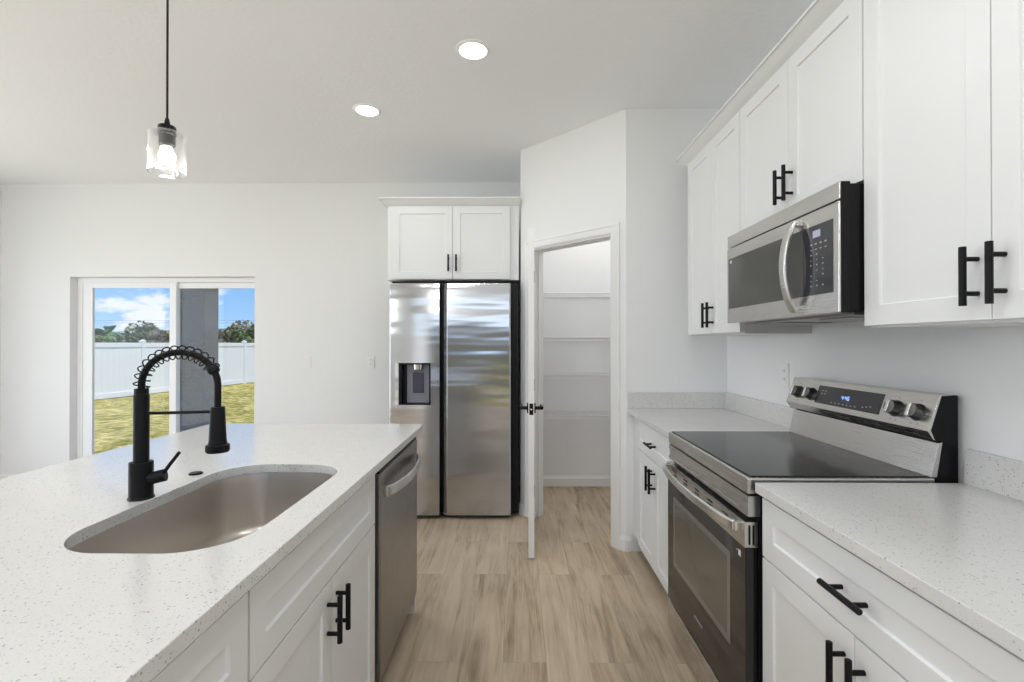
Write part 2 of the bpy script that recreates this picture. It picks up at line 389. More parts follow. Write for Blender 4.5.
slider('window_2', RW[0][0]+.002, RW[0][1]-.002, YF-.10, RZ-.002)
slider('window_3', RW[1][0]+.002, RW[1][1]-.002, YF-.10, RZ-.002)

slider('window_4', LW[0]+.002, LW[1]-.002, 0, LW[2]-.002, loc=(XL-.02, (LW[0]+LW[1])/2, 0), rz=PI/2)

# pantry walls (45 degree door wall)
r2 = math.sqrt(.5)
A = Vector((.026, 3.775)); Bp = Vector((.696, 3.105)); Lw = (Bp-A).length
def PS(s, d=0.0): # point along the angled wall, d outward into the kitchen
    return (A.x + r2*s - r2*d, A.y - r2*s - r2*d)
T = .115; s0, s1, DH = .12, .84, 2.045
m = MB()
m.prism([A, PS(s0), PS(s0, -T), (.141, 3.801+T*math.sqrt(2)-.141), (.141, YB-.001), (.026, YB-.001)], 0, ZC-.001)
m.prism([PS(s1), Bp, (XR-.001, 3.105), (XR-.001, 3.22), (3.801+T*math.sqrt(2)-3.22, 3.22), PS(s1, -T)], 0, ZC-.001)
m.prism([PS(s0), PS(s1), PS(s1, -T), PS(s0, -T)], DH, ZC-.001)
struct(m.build('wall_pantry', 'wall'))

# baseboards
def board_poly(pts, t=.014, h=.095):
    # pts: wall line; board to the right-hand side (dx,dy)->(dy,-dx)
    m = MB()
    for (a, b_) in zip(pts, pts[1:]):
        a = Vector(a); b_ = Vector(b_); d = (b_-a).normalized(); n = Vector((d.y, -d.x))
        def q(p, o): return (p.x+n.x*o, p.y+n.y*o)
        L0 = [q(a, 0)+(0,), q(a, t)+(0,), q(a, t)+(h*.78,), q(a, t*.45)+(h*.9,), q(a, t*.4)+(h,), q(a, 0)+(h,)]
        L1 = [q(b_, 0)+(0,), q(b_, t)+(0,), q(b_, t)+(h*.78,), q(b_, t*.45)+(h*.9,), q(b_, t*.4)+(h,), q(b_, 0)+(h,)]
        m.loft([L0, L1])
    return m
struct(board_poly([(OX1, YB), (-1.02, YB)]).build('baseboard_back', 'trim', smooth=8))
struct(board_poly([(XL, YB), (OX0, YB)]).build('baseboard_corner', 'trim', smooth=8))
struct(board_poly([(XL, LW[1]), (XL, YB)]).build('baseboard_left', 'trim', smooth=8))
struct(board_poly([(.141, YB), (XR, YB)]).build('baseboard_pantry', 'trim', smooth=8))
e_ = .014*math.tan(PI/8)
struct(board_poly([(PS(.904)), (Bp.x, Bp.y)]).build('baseboard_angle', 'trim', smooth=8))
struct(board_poly([(Bp.x-.003, Bp.y), (.722, 3.105)]).build('baseboard_right', 'trim', smooth=8))
struct(board_poly([(.026, 3.80), (.026, 3.775), PS(.056)]).build('baseboard_door', 'trim', smooth=8))

# door casing and jamb: local x along the angled wall, local -y into the kitchen
ang = -PI/4
tr = sempty('trim_1', (A.x, A.y, 0), ang)
def casing(m, x0, x1, z0, z1, vert):
    # stepped casing
    m.box(x0, x1, -.009, 0, z0, z1)
    return m
CW = .064
m = MB()
pr = [(0, 0), (0, -.015), (.012, -.016), (.020, -.012), (.044, -.010), (.056, -.009), (CW, -.006), (CW, 0)]
def frame_loft(m, xa, xb, zt):
    # profile offset d outward from the opening, mitred at the head
    L = []
    for (x, z, sx_, sz_) in ((xa, 0, -1, 0), (xa, zt, -1, 1), (xb, zt, 1, 1), (xb, 0, 1, 0)):
        L.append([(x + sx_*d, y, z + sz_*d) for d, y in [(CW-dd, yy) for dd, yy in pr]])
    m.loft(L)
frame_loft(m, s0, s1, DH)
m.build('casing', 'trim', tr, smooth=8)
m = MB()
m.box(s0, s0+.012, .001, T, 0, DH-.012).box(s1-.012, s1, .001, T, 0, DH-.012).box(s0, s1, .001, T, DH-.012, DH-.0005)
m.box(s0+.012, s0+.022, .055, .075, 0, DH-.022).box(s1-.022, s1-.012, .055, .075, 0, DH-.022).box(s0+.012, s1-.012, .055, .075, DH-.022, DH-.012)
m.build('jamb', 'trim', tr)
MB().box(s1-.0145, s1-.0115, .012, .040, .895, .965).build('strike_plate', 'black_metal', tr)

# the open pantry door, standing toward the camera
dw, dt, dh = .695, .036, 2.02
dr = sempty('door_1', (.085, 3.668, .012), -PI/2 - math.radians(1.4))   # local x runs from hinge to latch
dr['label'] = 'white pantry door standing open edge-on to the kitchen'
m = MB(); cr = .008
for a, b_, c, d in ((0, .11, 0, dh), (dw-.11, dw, 0, dh), (.11, dw-.11, 0, .22), (.11, dw-.11, .88, 1.02), (.11, dw-.11, dh-.12, dh)):
    m.box(a, b_, 0, dt, c, d)
m.box(.11, dw-.11, cr, dt-cr, .22, .88).box(.11, dw-.11, cr, dt-cr, 1.02, dh-.12)
m.build('door_leaf', 'trim', dr)
MB().box(dw-.001, dw+.002, .006, dt-.006, .876, .946).build('latch_plate', 'black_metal', dr)
MB().cyl((dw, dt/2, .911), (dw+.009, dt/2, .911), .006).build('latch', 'chrome', dr)
for sgn, yb in ((-1, 0), (1, dt)):
    m = MB(); hx = dw-.06
    m.cyl((hx, yb, .911), (hx, yb+sgn*.009, .911), .033)
    m.cyl((hx, yb+sgn*.008, .911), (hx, yb+sgn*.048, .911), .011)
    m.tube([(hx+.008, yb+sgn*.048, .911), (hx-.03, yb+sgn*.050, .911), (hx-.08, yb+sgn*.048, .912), (hx-.118, yb+sgn*.043, .913)], .009, 12, [.010, .010, .009, .007])
    m.build('door_handle', 'black_metal', dr)
for z in (.2, 1.0, 1.82):
    MB().cyl((-.004, dt+.004, z-.045), (-.004, dt+.004, z+.045), .006, seg=12).build('hinge', 'black_metal', dr)

# ------------------------------------------------------------------ cabinets
ST = .057
def shaker(m, x0, x1, z0, z1, y0=0.0, t=.02, rec=.007, st=ST):
    a = [(x0, z0), (x1, z0), (x1, z1), (x0, z1)]
    i = [(x0+st, z0+st), (x1-st, z0+st), (x1-st, z1-st), (x0+st, z1-st)]
    bm = m.bm
    V = lambda pts, y, o=0: [bm.verts.new((p[0], y, p[1])) for p in pts]
    i2 = [(x0+st+.002, z0+st+.002), (x1-st-.002, z0+st+.002), (x1-st-.002, z1-st-.002), (x0+st+.002, z1-st-.002)]
    R = [V(a, y0+t), V(a, y0), V(i, y0), V(i2, y0+rec)]
    for p, q in zip(R, R[1:]):
        for k in range(4): bm.faces.new((p[k], p[(k+1) % 4], q[(k+1) % 4], q[k]))
    bm.faces.new(R[0]); bm.faces.new(R[-1])
    return m
def bar(parent, x, z, vertical=True, L=.130, y0=0.0, proj=.034, r=.0070, name='handle'):
    m = MB(); h = L/2; s_ = .038
    if vertical:
        m.cyl((x, y0-proj, z-h), (x, y0-proj, z+h), r, seg=16)
        for d in (-s_, s_): m.cyl((x, y0-proj, z+d), (x, y0-.0003, z+d), r*.78, seg=12)
    else:
        m.cyl((x-h, y0-proj, z), (x+h, y0-proj, z), r, seg=16)
        for d in (-s_, s_): m.cyl((x+d, y0-proj, z), (x+d, y0-.0003, z), r*.78, seg=12)
    return m.build(name, 'black_metal', parent, .0008, 1)
def door(root, x0, x1, z0, z1, hx=None, hz=None, name='door', horiz=False, L=.130):
    d = shaker(MB(), x0, x1, z0, z1).build(name, 'cabinet', root, .0012, smooth=-1)
    if hx is not None: bar(d, hx, hz, not horiz, L)
    return d
def carcass(root, w, z0, z1, d, wall=False, open_top=False, fill_r=0.0, fill_l=0.0):
    # body behind the doors: front at y=.021
    t = .018; y0 = .021; m = MB()
    m.box(0, t, y0, d, z0, z1).box(w-t, w, y0, d, z0, z1).box(t, w-t, y0, d, z0, z0+t).box(t, w-t, d-.008, d, z0+t, z1)
    if not open_top: m.box(t, w-t, y0, d-.008, z1-t, z1)
    fs = .036
    m.box(t, fs, y0, y0+.018, z0+t, z1-t).box(w-fs, w-t, y0, y0+.018, z0+t, z1-t)
    m.box(fs, w-fs, y0, y0+.018, z0+t, z0+fs).box(fs, w-fs, y0, y0+.018, z1-fs-.004, z1-t)
    m.box(w/2-fs/2, w/2+fs/2, y0, y0+.018, z0+fs, z1-fs)
    if fill_l: m.box(-fill_l, 0, y0, y0+.02, z0, z1)
    if fill_r: m.box(w, w+fill_r, y0, y0+.02, z0, z1)
    m.build('body', 'cabinet', root, .0008, 1)
def base_cabinet(label, w, loc, rz, group=None, hl=.130, open_top=False, drawer_handle=True, fill_l=0, fill_r=0, door_handles=True, gz=.692, dtop=.868, hz=.603):
    root = thing('base_cabinet', label, 'cabinet', loc, rz, group)
    carcass(root, w, .112, .872 if open_top else .882, .60, open_top=open_top, fill_l=fill_l, fill_r=fill_r)
    MB().box(-fill_l, w+fill_r, .085, .10, .0005, .112).build('toe_kick', 'toe', root)
    g = .0025
    door(root, g, w-g, gz+g, dtop, w/2 if drawer_handle else None, (gz+dtop)/2, 'drawer', True)
    door(root, g, w/2-g*.6, .122, gz-g, (w/2-.031) if door_handles else None, hz, L=hl)
    door(root, w/2+g*.6, w-g, .122, gz-g, (w/2+.031) if door_handles else None, hz, L=hl)
    return root
def upper_cabinet(label, w, loc, rz, z0, z1, hz, depth=.322, fill_l=0, fill_r=0, ztop=None, x_doors=None):
    root = thing('wall_cabinet', label, 'cabinet', loc, rz)
    o = loc[2]; carcass(root, w, z0-o, (ztop or z1+.006)-o, depth, fill_l=fill_l, fill_r=fill_r)
    g = .0025; a, c, b_ = x_doors or (g, w/2, w-g)
    door(root, a, c-g*.6, z0+.006-o, z1-o, c-.030, hz-o)
    door(root, c+g*.6, b_, z0+.006-o, z1-o, c+.030, hz-o)
    return root
XU = 1.0125
upper_cabinet('tall white wall cabinet hanging right of the microwave, black bar handles', .764, (XU, 1.427, 1.372), -PI/2, 1.372, 2.388, 1.474)
upper_cabinet('short white wall cabinet directly above the microwave', .782, (XU, 2.211, 1.800), -PI/2, 1.800, 2.388, 1.918)
upper_cabinet('tall white wall cabinet hanging left of the microwave, above the corner worktop', .718, (XU, 2.931, 1.372), -PI/2, 1.372, 2.388, 1.474, x_doors=(.045, .389, .7155))
upper_cabinet('deep white two-door cabinet above the refrigerator', .990, (-1.010, 3.740, 1.818), 0, 1.818, 2.388, 1.945, depth=.775, fill_r=.032, x_doors=(.040, .510, .954))

# crown mouldings (mitred sweep of one profile)
CP = [(0, 2.3965), (.005, 2.3965), (.010, 2.402), (.020, 2.409), (.034, 2.420), (.046, 2.434), (.052, 2.439), (.060, 2.440), (.060, 2.4495), (0, 2.4495)]
def crown(name, label, pts, dirs):
    L = [[(p[0]+d*q[0], p[1]+d*q[1], z) for d, z in CP] for p, q in zip(pts, dirs)]
    o = MB().loft(L).build(name, 'cabinet', None, 0, smooth=30); tag(o, label, 'moulding'); return o
xf = XU+.020
crown('crown_moulding', 'long white crown moulding running along the top of the right-hand wall cabinets', [(xf, .66), (xf, 2.932), (XR-.0005, 2.932)], [(-1, 0), (-1, 1), (0, 1)])
crown('crown_moulding', 'short white crown moulding on top of the cabinet above the refrigerator', [(-1.011, YB-.001), (-1.011, 3.760), (.0245, 3.760)], [(-1, 0), (-1, -1), (0, -1)])

# base cabinets on the right run
XB = .722
base_cabinet('white base cabinet right of the range with one wide drawer and two doors', .784, (XB, 1.441, 0), -PI/2, gz=.700, dtop=.872, hz=.604)
base_cabinet('white base cabinet left of the range beside the pantry wall', .680, (XB, 2.916, 0), -PI/2, fill_l=.185, gz=.700, dtop=.872, hz=.604)
# island
XI = -.503
base_cabinet('white island cabinet under the sink with false drawer front and two doors', .806, (XI, .908, 0), PI/2, open_top=True, drawer_handle=False, gz=.689, dtop=.862, hz=.597, hl=.124)
base_cabinet('white island cabinet at the near end, cut off by the bottom edge', .76, (XI, .145, 0), PI/2, drawer_handle=True, gz=.689, dtop=.862, hz=.597, hl=.124)
o = MB().box(-.002, .016, -.60, 0, 0, .882).build('end_panel', 'cabinet', None, .001, loc=(0, 0, 0))
o.data.transform(Matrix.Identity(4)); o.rotation_euler = (0, 0, 0)
o.data.transform(Matrix(((0, 1, 0, XI-.0), (1, 0, 0, 2.378), (0, 0, 1, 0), (0, 0, 0, 1))))
tag(o, 'white end panel closing the island beyond the dishwasher', 'panel')
tag(MB().box(XI-.625, XI-.606, .145, 2.394, 0, .882).build('back_panel', 'cabinet', None, .001), 'white back panel along the far side of the island', 'panel')

# ------------------------------------------------------------------ worktops
IX0, IX1, IY0, IY1, ZT = -1.576, -.4795, .10, 2.483, .914
SX0, SX1, SY0, SY1, SR = -.970, -.574, .948, 1.652, .135
tag(MB().plate([(IX0, IY0), (IX1, IY0), (IX1, IY1), (IX0, IY1)], [rrect(SX0, SX1, SY0, SY1, SR, 20)], ZT-.030, ZT).build('island_worktop', 'quartz', None, .0025, 2),
    'speckled white quartz island worktop with the sink cut into it', 'worktop')
wt = tag(MB().box(.7060, XR-.0005, .64, 1.450, ZT-.030, ZT).build('worktop', 'quartz', None, .0025), 'speckled white quartz worktop in the right foreground, right of the range', 'worktop')
MB().box(XR-.021, XR-.0005, .64, 1.443, ZT+.0002, ZT+.102).build('backsplash', 'quartz', wt, .0015)
wt = tag(MB().box(.7025, XR-.0005, 2.232, 3.1045, ZT-.030, ZT).build('worktop', 'quartz', None, .0025), 'small speckled white quartz corner worktop left of the range', 'worktop')
MB().box(XR-.021, XR-.0005, 2.232, 3.084, ZT+.0002, ZT+.102).box(.704, XR-.0005, 3.084, 3.1045, ZT+.0002, ZT+.102).build('backsplash', 'quartz', wt, .0015)

# ------------------------------------------------------------------ sink
sk = thing('sink', 'undermount stainless steel single bowl sink in the island', 'sink', ((SX0+SX1)/2, (SY0+SY1)/2, ZT-.030))
hx, hy = (SX1-SX0)/2, (SY1-SY0)/2
def RL(off, r, z): return [(x, y, z) for x, y in rrect(-hx-off, hx+off, -hy-off, hy+off, r, 10)]
L = [RL(.014, SR+.014, -.0012), RL(.004, SR+.004, -.0012), RL(.004, SR+.004, -.004), RL(.002, SR+.002, -.02), RL(-.004, SR-.004, -.17)]
for k in range(1, 6):
    t = k/5*PI/2; L.append(RL(-.004-.035*(1-math.cos(t)), SR-.004-.03*(1-math.cos(t)), -.17-.035*math.sin(t)))
L += [RL(-.10, .07, -.207), RL(-.16, .03, -.209)]
m = MB().loft(L, cap=False)
vs = [v for v in m.bm.verts if abs(v.co.z+.209) < 1e-5]
m.bm.faces.new(vs)
bowl = m.build('bowl', 'steel_sink', sk, smooth=50)
sm = bowl.modifiers.new('thick', 'SOLIDIFY'); sm.thickness = .0012; sm.offset = -1
MB().lathe([(0, -.2085), (.030, -.2085), (.034, -.2060), (.044, -.2055), (.046, -.2075)], (0, .0, 0)).build('drain', 'chrome', sk)

# ------------------------------------------------------------------ faucet
fx, fy = -1.003, 1.283
fc = thing('faucet', 'matte black spring-neck kitchen faucet beside the sink', 'faucet', (fx, fy, ZT))
m = MB().lathe([(0, 0), (.0295, 0), (.0305, .002), (.0295, .005), (.0275, .007), (.0275, .096), (.026, .098), (0.018, .099)], seg=36)
m.build('base', 'black_metal', fc)
m = MB().lathe([(.018, .0985), (.018, .276), (.0165, .278), (.0165, .292), (.012, .293), (0, .293)], seg=32)
m.build('column', 'black_metal', fc)
# arch: from the column top over to the spray head
H0 = .293; reach = .205; arch = []
for k in range(41):
    t = k/40*PI; arch.append(Vector((reach/2*(1-math.cos(t)), 0, H0 + .008 + .088*math.sin(t))))
arch = [Vector((0, 0, H0-.002))] + arch
end = arch[-1]
arch += [Vector((reach, 0, end.z-.02)), Vector((reach, 0, end.z-.04)), Vector((reach, 0, .240))]
MB().tube(arch, .0086, 14).build('hose', 'black_metal', fc)
# coil around the first three quarters of the arch
cum = [0]
for a, b_ in zip(arch, arch[1:]): cum.append(cum[-1]+(b_-a).length)
def at(sv):
    for i in range(len(arch)-1):
        if cum[i+1] >= sv:
            f = (sv-cum[i])/(cum[i+1]-cum[i]); return arch[i].lerp(arch[i+1], f), (arch[i+1]-arch[i]).normalized()
Lc = .262; turns = 14; N = turns*18; coil = []
for k in range(N+1):
    sv = .002 + Lc*k/N; p, t = at(sv); side = Vector((0, 1, 0)); u = side.cross(t).normalized()
    a = 2*PI*turns*k/N; coil.append(p + (side*math.cos(a) + u*math.sin(a))*.0178)
MB().tube(coil, .0018, 7).build('spring', 'black_metal', fc, smooth=60)
p, t = at(Lc+.004)
MB().tube([p-t*.010, p-t*.006, p+t*.006, p+t*.010], .013, 16, [.011, .0145, .0145, .011]).build('spring_clip', 'black_metal', fc)
m = MB().lathe([(0, .244), (.0165, .244), (.0175, .240), (.0185, .208), (.021, .156), (.023, .145), (.0285, .143), (.0290, .128), (.0265, .124), (0, .125)], (reach, 0, 0), seg=32)
m.build('spray_head', 'black_metal', fc)
MB().cyl((.012, 0, .226), (reach-.012, 0, .231), .0042, seg=12).build('support_arm', 'black_metal', fc)
lev = MB().cyl((.022, 0, .052), (.058, .010, .060), .0165, seg=24).build('lever_hub', 'black_metal', fc, .0015)
MB().tube([(.052, .008, .062), (.070, .010, .088), (.094, .012, .120)], .0045, 12, [.005, .0048, .0045]).build('lever', 'black_metal', lev)
m = MB().lathe([(0, .0055), (.017, .0055), (.0195, .003), (.020, .0003), (0, .0003)], seg=28)
tag(m.build('sink_hole_cap', 'black_metal', None, loc=(-1.016, 1.522, ZT)), 'small round black cap on the island worktop beside the faucet', 'cap')

# ------------------------------------------------------------------ dishwasher
dwr = thing('dishwasher', 'stainless steel dishwasher built into the far end of the island', 'dishwasher', (-.490, 1.724, 0), PI/2)
W = .648
MB().box(.006, W-.006, .03, .60, .075, .868).build('tub', 'black', dwr)
MB().box(.004, W-.004, .075, .09, .0005, .105).build('toe_kick', 'toe', dwr)
MB().box(.010, W-.002, 0, .030, .110, .858).build('door', 'steel_dark', dwr, .004)
MB().box(.010, W-.002, .004, .032, .8585, .868).build('control_strip', 'black_plastic', dwr, .001)
# bowed bar handle
m = MB(); n = 24; za = .783
path = [(.055 + (W-.12)*k/n, -.012 - .040*math.sin(PI*k/n)**.6 if 0 < k < n else -.012, za) for k in range(n+1)]
m.sweep(path, .012, .040, (0, 0, 1), .3)
m.box(.050, .068, -.016, -.0003, za-.020, za+.020).box(W-.078, W-.060, -.016, -.0003, za-.020, za+.020)
m.build('handle', 'steel', dwr, .0015)

# ------------------------------------------------------------------ range
rg = thing('range', 'stainless steel electric range with a black glass cooktop', 'range', (.690, 2.224, 0), -PI/2)
W = .762; D = .644
MB().box(.004, W-.004, .035, D-.02, .045, .868).build('body', 'black_plastic', rg, .002)
for x in (.05, W-.05):
    for y in (.08, .55): MB().cyl((x, y, 0.0005), (x, y, .045), .016, seg=16).build('foot', 'black', rg)
MB().box(0, W, 0, .56, .873, .924).build('cooktop_frame', 'steel', rg, .006, 3)
MB().box(.010, W-.010, .012, .553, .9241, .9275).build('cooktop', 'cooktop_glass', rg, .001)
m = MB().plate([(0.002, .806), (W-.002, .806), (W-.002, .868), (.002, .868)], [[(.035, .818), (W-.075, .818), (W-.075, .857), (.035, .857)]], .002, .04, 'y')
m.box(.035, W-.075, .007, .03, .818, .857)
m.build('front_strip', 'steel', rg, .0012)
MB().box(.010, .016, -.0002, .003, .822, .850).build('badge', 'badge', rg)
od = shaker(MB(), 0.004, W-.004, .176, .712, -.004, .036, .0, .02).build('oven_door', 'black_glass', rg, .003)
MB().plate([(.085, .355), (W-.110, .355), (W-.110, .655), (.085, .655)], [[(.107, .378), (W-.132, .378), (W-.132, .632), (.107, .632)]], -.0047, -.0040, 'y').build('window_border', 'border_glass', od)
MB().box(.107, W-.132, -.0048, -.0040, .378, .632).build('window', 'oven_window', od)
tm = MB().plate([(.003, .713), (W-.003, .713), (W-.003, .790), (.003, .790)],
    [[(x, z), (x+.045, z), (x+.045, z+.0065), (x, z+.0065)] for x in (.10, .225, .350, .475, .60) for z in (.752, .766)], -.008, .032, 'y')
tm.build('door_trim', 'steel', od, .001)
MB().box(.08, .68, .004, .03, .745, .78).build('vent_backing', 'black', od)
m = MB()
for y in (.004, .016): m.box(W-.0033, W-.0022, y, y+.006, .722, .780)
m.build('side_slot', 'black', od)
m = MB(); n = 28; path = []
for k in range(n+1):
    u = k/n; path.append((.020 + (W-.055)*u, -.024 - .032*math.sin(PI*u)**.7 if 0 < k < n else -.024, .768))
m.sweep(path, .014, .033, (0, 0, 1), .35)
m.box(.012, .032, -.026, -.008, .754, .782).box(W-.047, W-.027, -.026, -.008, .754, .782)
m.build('handle', 'steel_bright', od, .002)
MB().box(W-.052, W-.036, -.0046, -.0038, .672, .690).box(W-.066, W-.058, -.0046, -.0038, .684, .686).build('badge', 'badge', od)
m = MB()
for k in range(5): m.box(.335+k*.017, .345+k*.017, -.0046, -.0040, .268, .276)
m.build('lettering', 'legend', od)
MB().box(.006, W-.006, -.002, .034, .048, .166).build('drawer', 'steel', rg, .003)
# backguard: profile in (depth, height)
yo = .690
def bg(pts): return [(x-yo, z) for x, z in pts]
hs = bg([(1.250, .9285), (1.275, 1.031), (1.246, 1.035), (1.234, 1.066), (1.268, 1.171), (1.322, 1.171), (1.322, .870), (1.255, .870)])
MB().prism(hs, .006, W-.006, 'x').build('backguard', 'black_plastic', rg, .002)
MB().prism(bg([(1.236, .926), (1.261, 1.028), (1.272, 1.031), (1.255, .926)]), .002, W-.002, 'x').build('lower_panel', 'steel', rg, .001)
MB().prism(bg([(1.226, 1.064), (1.2625, 1.172), (1.300, 1.1735), (1.300, 1.171), (1.268, 1.169), (1.236, 1.066), (1.2475, 1.038), (1.2445, 1.0365)]), 0, W, 'x').build('control_panel', 'steel', rg, .0008)
# panel plane frame
pb = Vector((1.226-yo, 1.064)); pt = Vector((1.2625-yo, 1.172)); pd = (pt-pb).normalized(); pn = Vector((-pd.y, pd.x))
def on(x, s_, o_): q = pb + pd*s_ + pn*o_; return (x, q.x, q.y)
def slab(m, x0, x1, a, b_, o0, o1):
    L = [[on(x, a, o0), on(x, b_, o0), on(x, b_, o1), on(x, a, o1)] for x in (x0, x1)]
    return m.loft(L)
disp = slab(MB(), .200, .556, .020, .094, -.0005, .0012).build('display', 'panel_glass', rg)
SEG = {'1': 'bc', '4': 'fgbc', '6': 'afgedc', '5': 'afgcd'}
m = MB(); x = .335; hh = .0070
def seg7(m, x, ch, w=.0095, s0_=.050, o=.0016):
    t = .0018; q = {'a': (0, w, 2*hh-t/2, 2*hh+t/2), 'g': (0, w, hh-t/2, hh+t/2), 'd': (0, w, -t/2, t/2), 'f': (0, t, hh, 2*hh), 'e': (0, t, 0, hh), 'b': (w-t, w, hh, 2*hh), 'c': (w-t, w, 0, hh)}
    for c_ in SEG[ch]:
        a, b_, c, d = q[c_]; slab(m, x+a, x+b_, s0_+c, s0_+d, .0013, o)
seg7(m, .352, '4'); seg7(m, .371, '4'); seg7(m, .385, '6')
slab(m, .3660, .3675, .053, .0552, .0013, .0016); slab(m, .3660, .3675, .0600, .0622, .0013, .0016)
m.build('clock_digits', 'digits_blue', disp)
m = MB()
for i in range(7): slab(m, .30+i*.022, .308+i*.022, .030, .033, .0013, .0015)
for i in range(2):
    for j in range(2): slab(m, .225+i*.02, .234+i*.02, .060+j*.012, .063+j*.012, .0013, .0015)
for i in range(3): slab(m, .47+i*.018, .478+i*.018, .034+i*.003, .037+i*.003, .0013, .0015)
m.build('touch_legend', 'legend', disp)
for x in (.070, .162, .620, .706):
    m = MB(); c0 = Vector(on(x, .052, .0003)); c1 = Vector(on(x, .052, .026)); ax = (c1-c0).normalized()
    m.cyl(c0, c0+ax*.004, .0280, .0270, seg=32); m.cyl(c0+ax*.004, c1, .0245, .0225, seg=32)
    kn = m.build('knob', 'knob_metal', rg, .0012)
    m = MB(); w_ = .0060
    L = [[Vector(on(x+dx, s_, o_)) for dx, s_ in ((-w_, .031), (w_, .031), (w_, .073), (-w_, .073))] for o_ in (.026, .035)]
    m.loft(L).build('grip', 'steel_bright', kn, .002)
m = MB()
for x in (.070, .162, .620, .706):
    for dx in (-.012, .012): slab(m, x+dx-.0015, x+dx+.0015, .014, .0165, .0002, .0005)
    slab(m, x-.0015, x+.0015, .088, .0905, .0002, .0005)
m.build('knob_legend', 'black', rg)

# ------------------------------------------------------------------ microwave
mw = thing('microwave', 'stainless steel over-the-range microwave hung under the short cabinet', 'microwave', (.945, 2.187, 1.417), -PI/2)
W = .757
MB().box(.004, W-.003, .032, .388, .006, .3815).build('body', 'black_plastic', mw, .003)
MB().box(0, W, 0, .031, .3345, .387).build('vent_panel', 'steel', mw, .003)
db = MB().box(0, W, -.002, .031, 0, .3305).build('door', 'steel', mw, .004)
MB().box(W+.0001, W+.0011, .004, .031, .0, .386).build('side_trim', 'black_plastic', mw)
wn = MB().box(.018, .582, -.0035, -.0018, .063, .283).build('window', 'mw_window_glass', db)
MB().box(.036, .050, -.0042, -.0034, .262, .274).build('sticker', 'badge', db)
cp = MB().box(.583, .731, -.0035, -.0018, .063, .283).build('control_panel', 'panel_glass', mw)
MB().box(.635, .673, -.0042, -.0034, .244, .266).build('display', 'digits_white', cp)
m = MB()
for r in range(9):
    z = .222 - r*.0165
    for c in range(4):
        if r > 1 and c == 3: continue
        if (r*7+c*3) % 5 == 0 and r > 1: continue
        x = .622 + c*(.024 if r < 2 else .030)
        m.box(x, x+(.009 if r < 2 else .006), -.0040, -.0034, z, z+(.0022 if r % 2 else .0038))
m.build('keypad_legend', 'legend', cp)
m = MB(); n = 26; path = []
for k in range(n+1):
    u = k/n; path.append((.548, -.014-.036*math.sin(PI*u)**.75 if 0 < k < n else -.014, .018 + .300*u))
m.sweep(path, .016, .036, (1, 0, 0), .25)
m.box(.534, .562, -.017, -.0022, .012, .034).box(.534, .562, -.017, -.0022, .302, .322)
m.build('handle', 'steel', mw, .0015)
m = MB().box(.03, W-.03, .06, .36, -.006, .0055)
m.box(.10, .26, .10, .30, -.010, -.006).box(.50, .66, .10, .30, -.010, -.006)
m.build('underside_filter', 'steel_dark', mw, .001)

# ------------------------------------------------------------------ refrigerator
fr = thing('refrigerator', 'stainless steel side-by-side refrigerator with a water dispenser', 'refrigerator', (-.480, 4.08, 0), 0)
def wx(x): return x+.480
def wy(y): return y-4.08
FB, FT = .034, 1.780
MB().box(wx(-.965), wx(.012), wy(3.712), wy(4.47), .03, 1.786).build('body', 'black_plastic', fr, .004)
for x in (-.90, -.08):
    for y in (3.78, 4.40): MB().cyl((wx(x), wy(y), .0005), (wx(x), wy(y), .03), .022, seg=16).build('foot', 'black', fr)
MB().box(wx(-.95), wx(-.06), wy(3.69), wy(3.711), .012, .032).build('kick_grille', 'black', fr)
yF = 3.640
dz0, dz1, dx0, dx1 = .863, 1.179, -.893, -.652
def door_prof(x0, x1, lc, rc):
    pts = [(x0, 3.706)]
    if lc == 'r': pts += [(x0, yF+.016), (x0+.004, yF+.006), (x0+.014, yF)]
    else: pts += [(x0, yF+.030), (x0+.030, yF)]
    if rc == 'r': pts += [(x1-.014, yF), (x1-.004, yF+.006), (x1, yF+.016)]
    else: pts += [(x1-.004, yF), (x1, yF+.012)]
    pts += [(x1, 3.706)]
    return pts
# left door in bands around the dispenser recess
lp = door_prof(-.967, -.582, 'r', 's')
m = MB()
P3 = [(wx(a), wy(b_)) for a, b_ in lp]
m.prism(P3, dz1, FT).prism(P3, FB, dz0)
m.prism([(wx(a), wy(b_)) for a, b_ in [(-.967, 3.706), (-.967, yF+.016), (-.963, yF+.006), (-.953, yF), (dx0, yF), (dx0, 3.706)]], dz0, dz1)
m.prism([(wx(a), wy(b_)) for a, b_ in [(dx1, 3.706), (dx1, yF), (-.586, yF), (-.582, yF+.012), (-.582, 3.706)]], dz0, dz1)
bmesh.ops.remove_doubles(m.bm, verts=m.bm.verts[:], dist=1e-5)
seen = {}
for f in m.bm.faces[:]:
    k = tuple(sorted(v.index for v in f.verts)); seen.setdefault(k, []).append(f)
ld = m.build('left_door', 'steel_fridge', fr)
m = MB()
t = .004
m.box(wx(dx0), wx(dx0)+.022, wy(yF+.001), wy(3.700), dz0, dz1).box(wx(dx1)-.012, wx(dx1), wy(yF+.001), wy(3.700), dz0, dz1)
m.box(wx(dx0)+.022, wx(dx1)-.012, wy(yF+.001), wy(3.700), dz1-.010, dz1).box(wx(dx0)+.022, wx(dx1)-.012, wy(yF+.001), wy(3.700), dz0, dz0+.008)
m.box(wx(dx0)+.022, wx(dx1)-.012, wy(3.694), wy(3.702), dz0+.008, dz1-.010)
dp = m.build('dispenser', 'black_plastic', ld, .001)
MB().box(wx(-.840), wx(-.668), wy(3.688), wy(3.6935), dz0+.010, dz1-.012).build('backplate', 'dispenser_grey', dp, .002)
MB().cyl((wx(-.752), wy(3.672), dz1-.050), (wx(-.752), wy(3.672), dz1-.012), .038, .042).build('nozzle', 'chrome', dp)
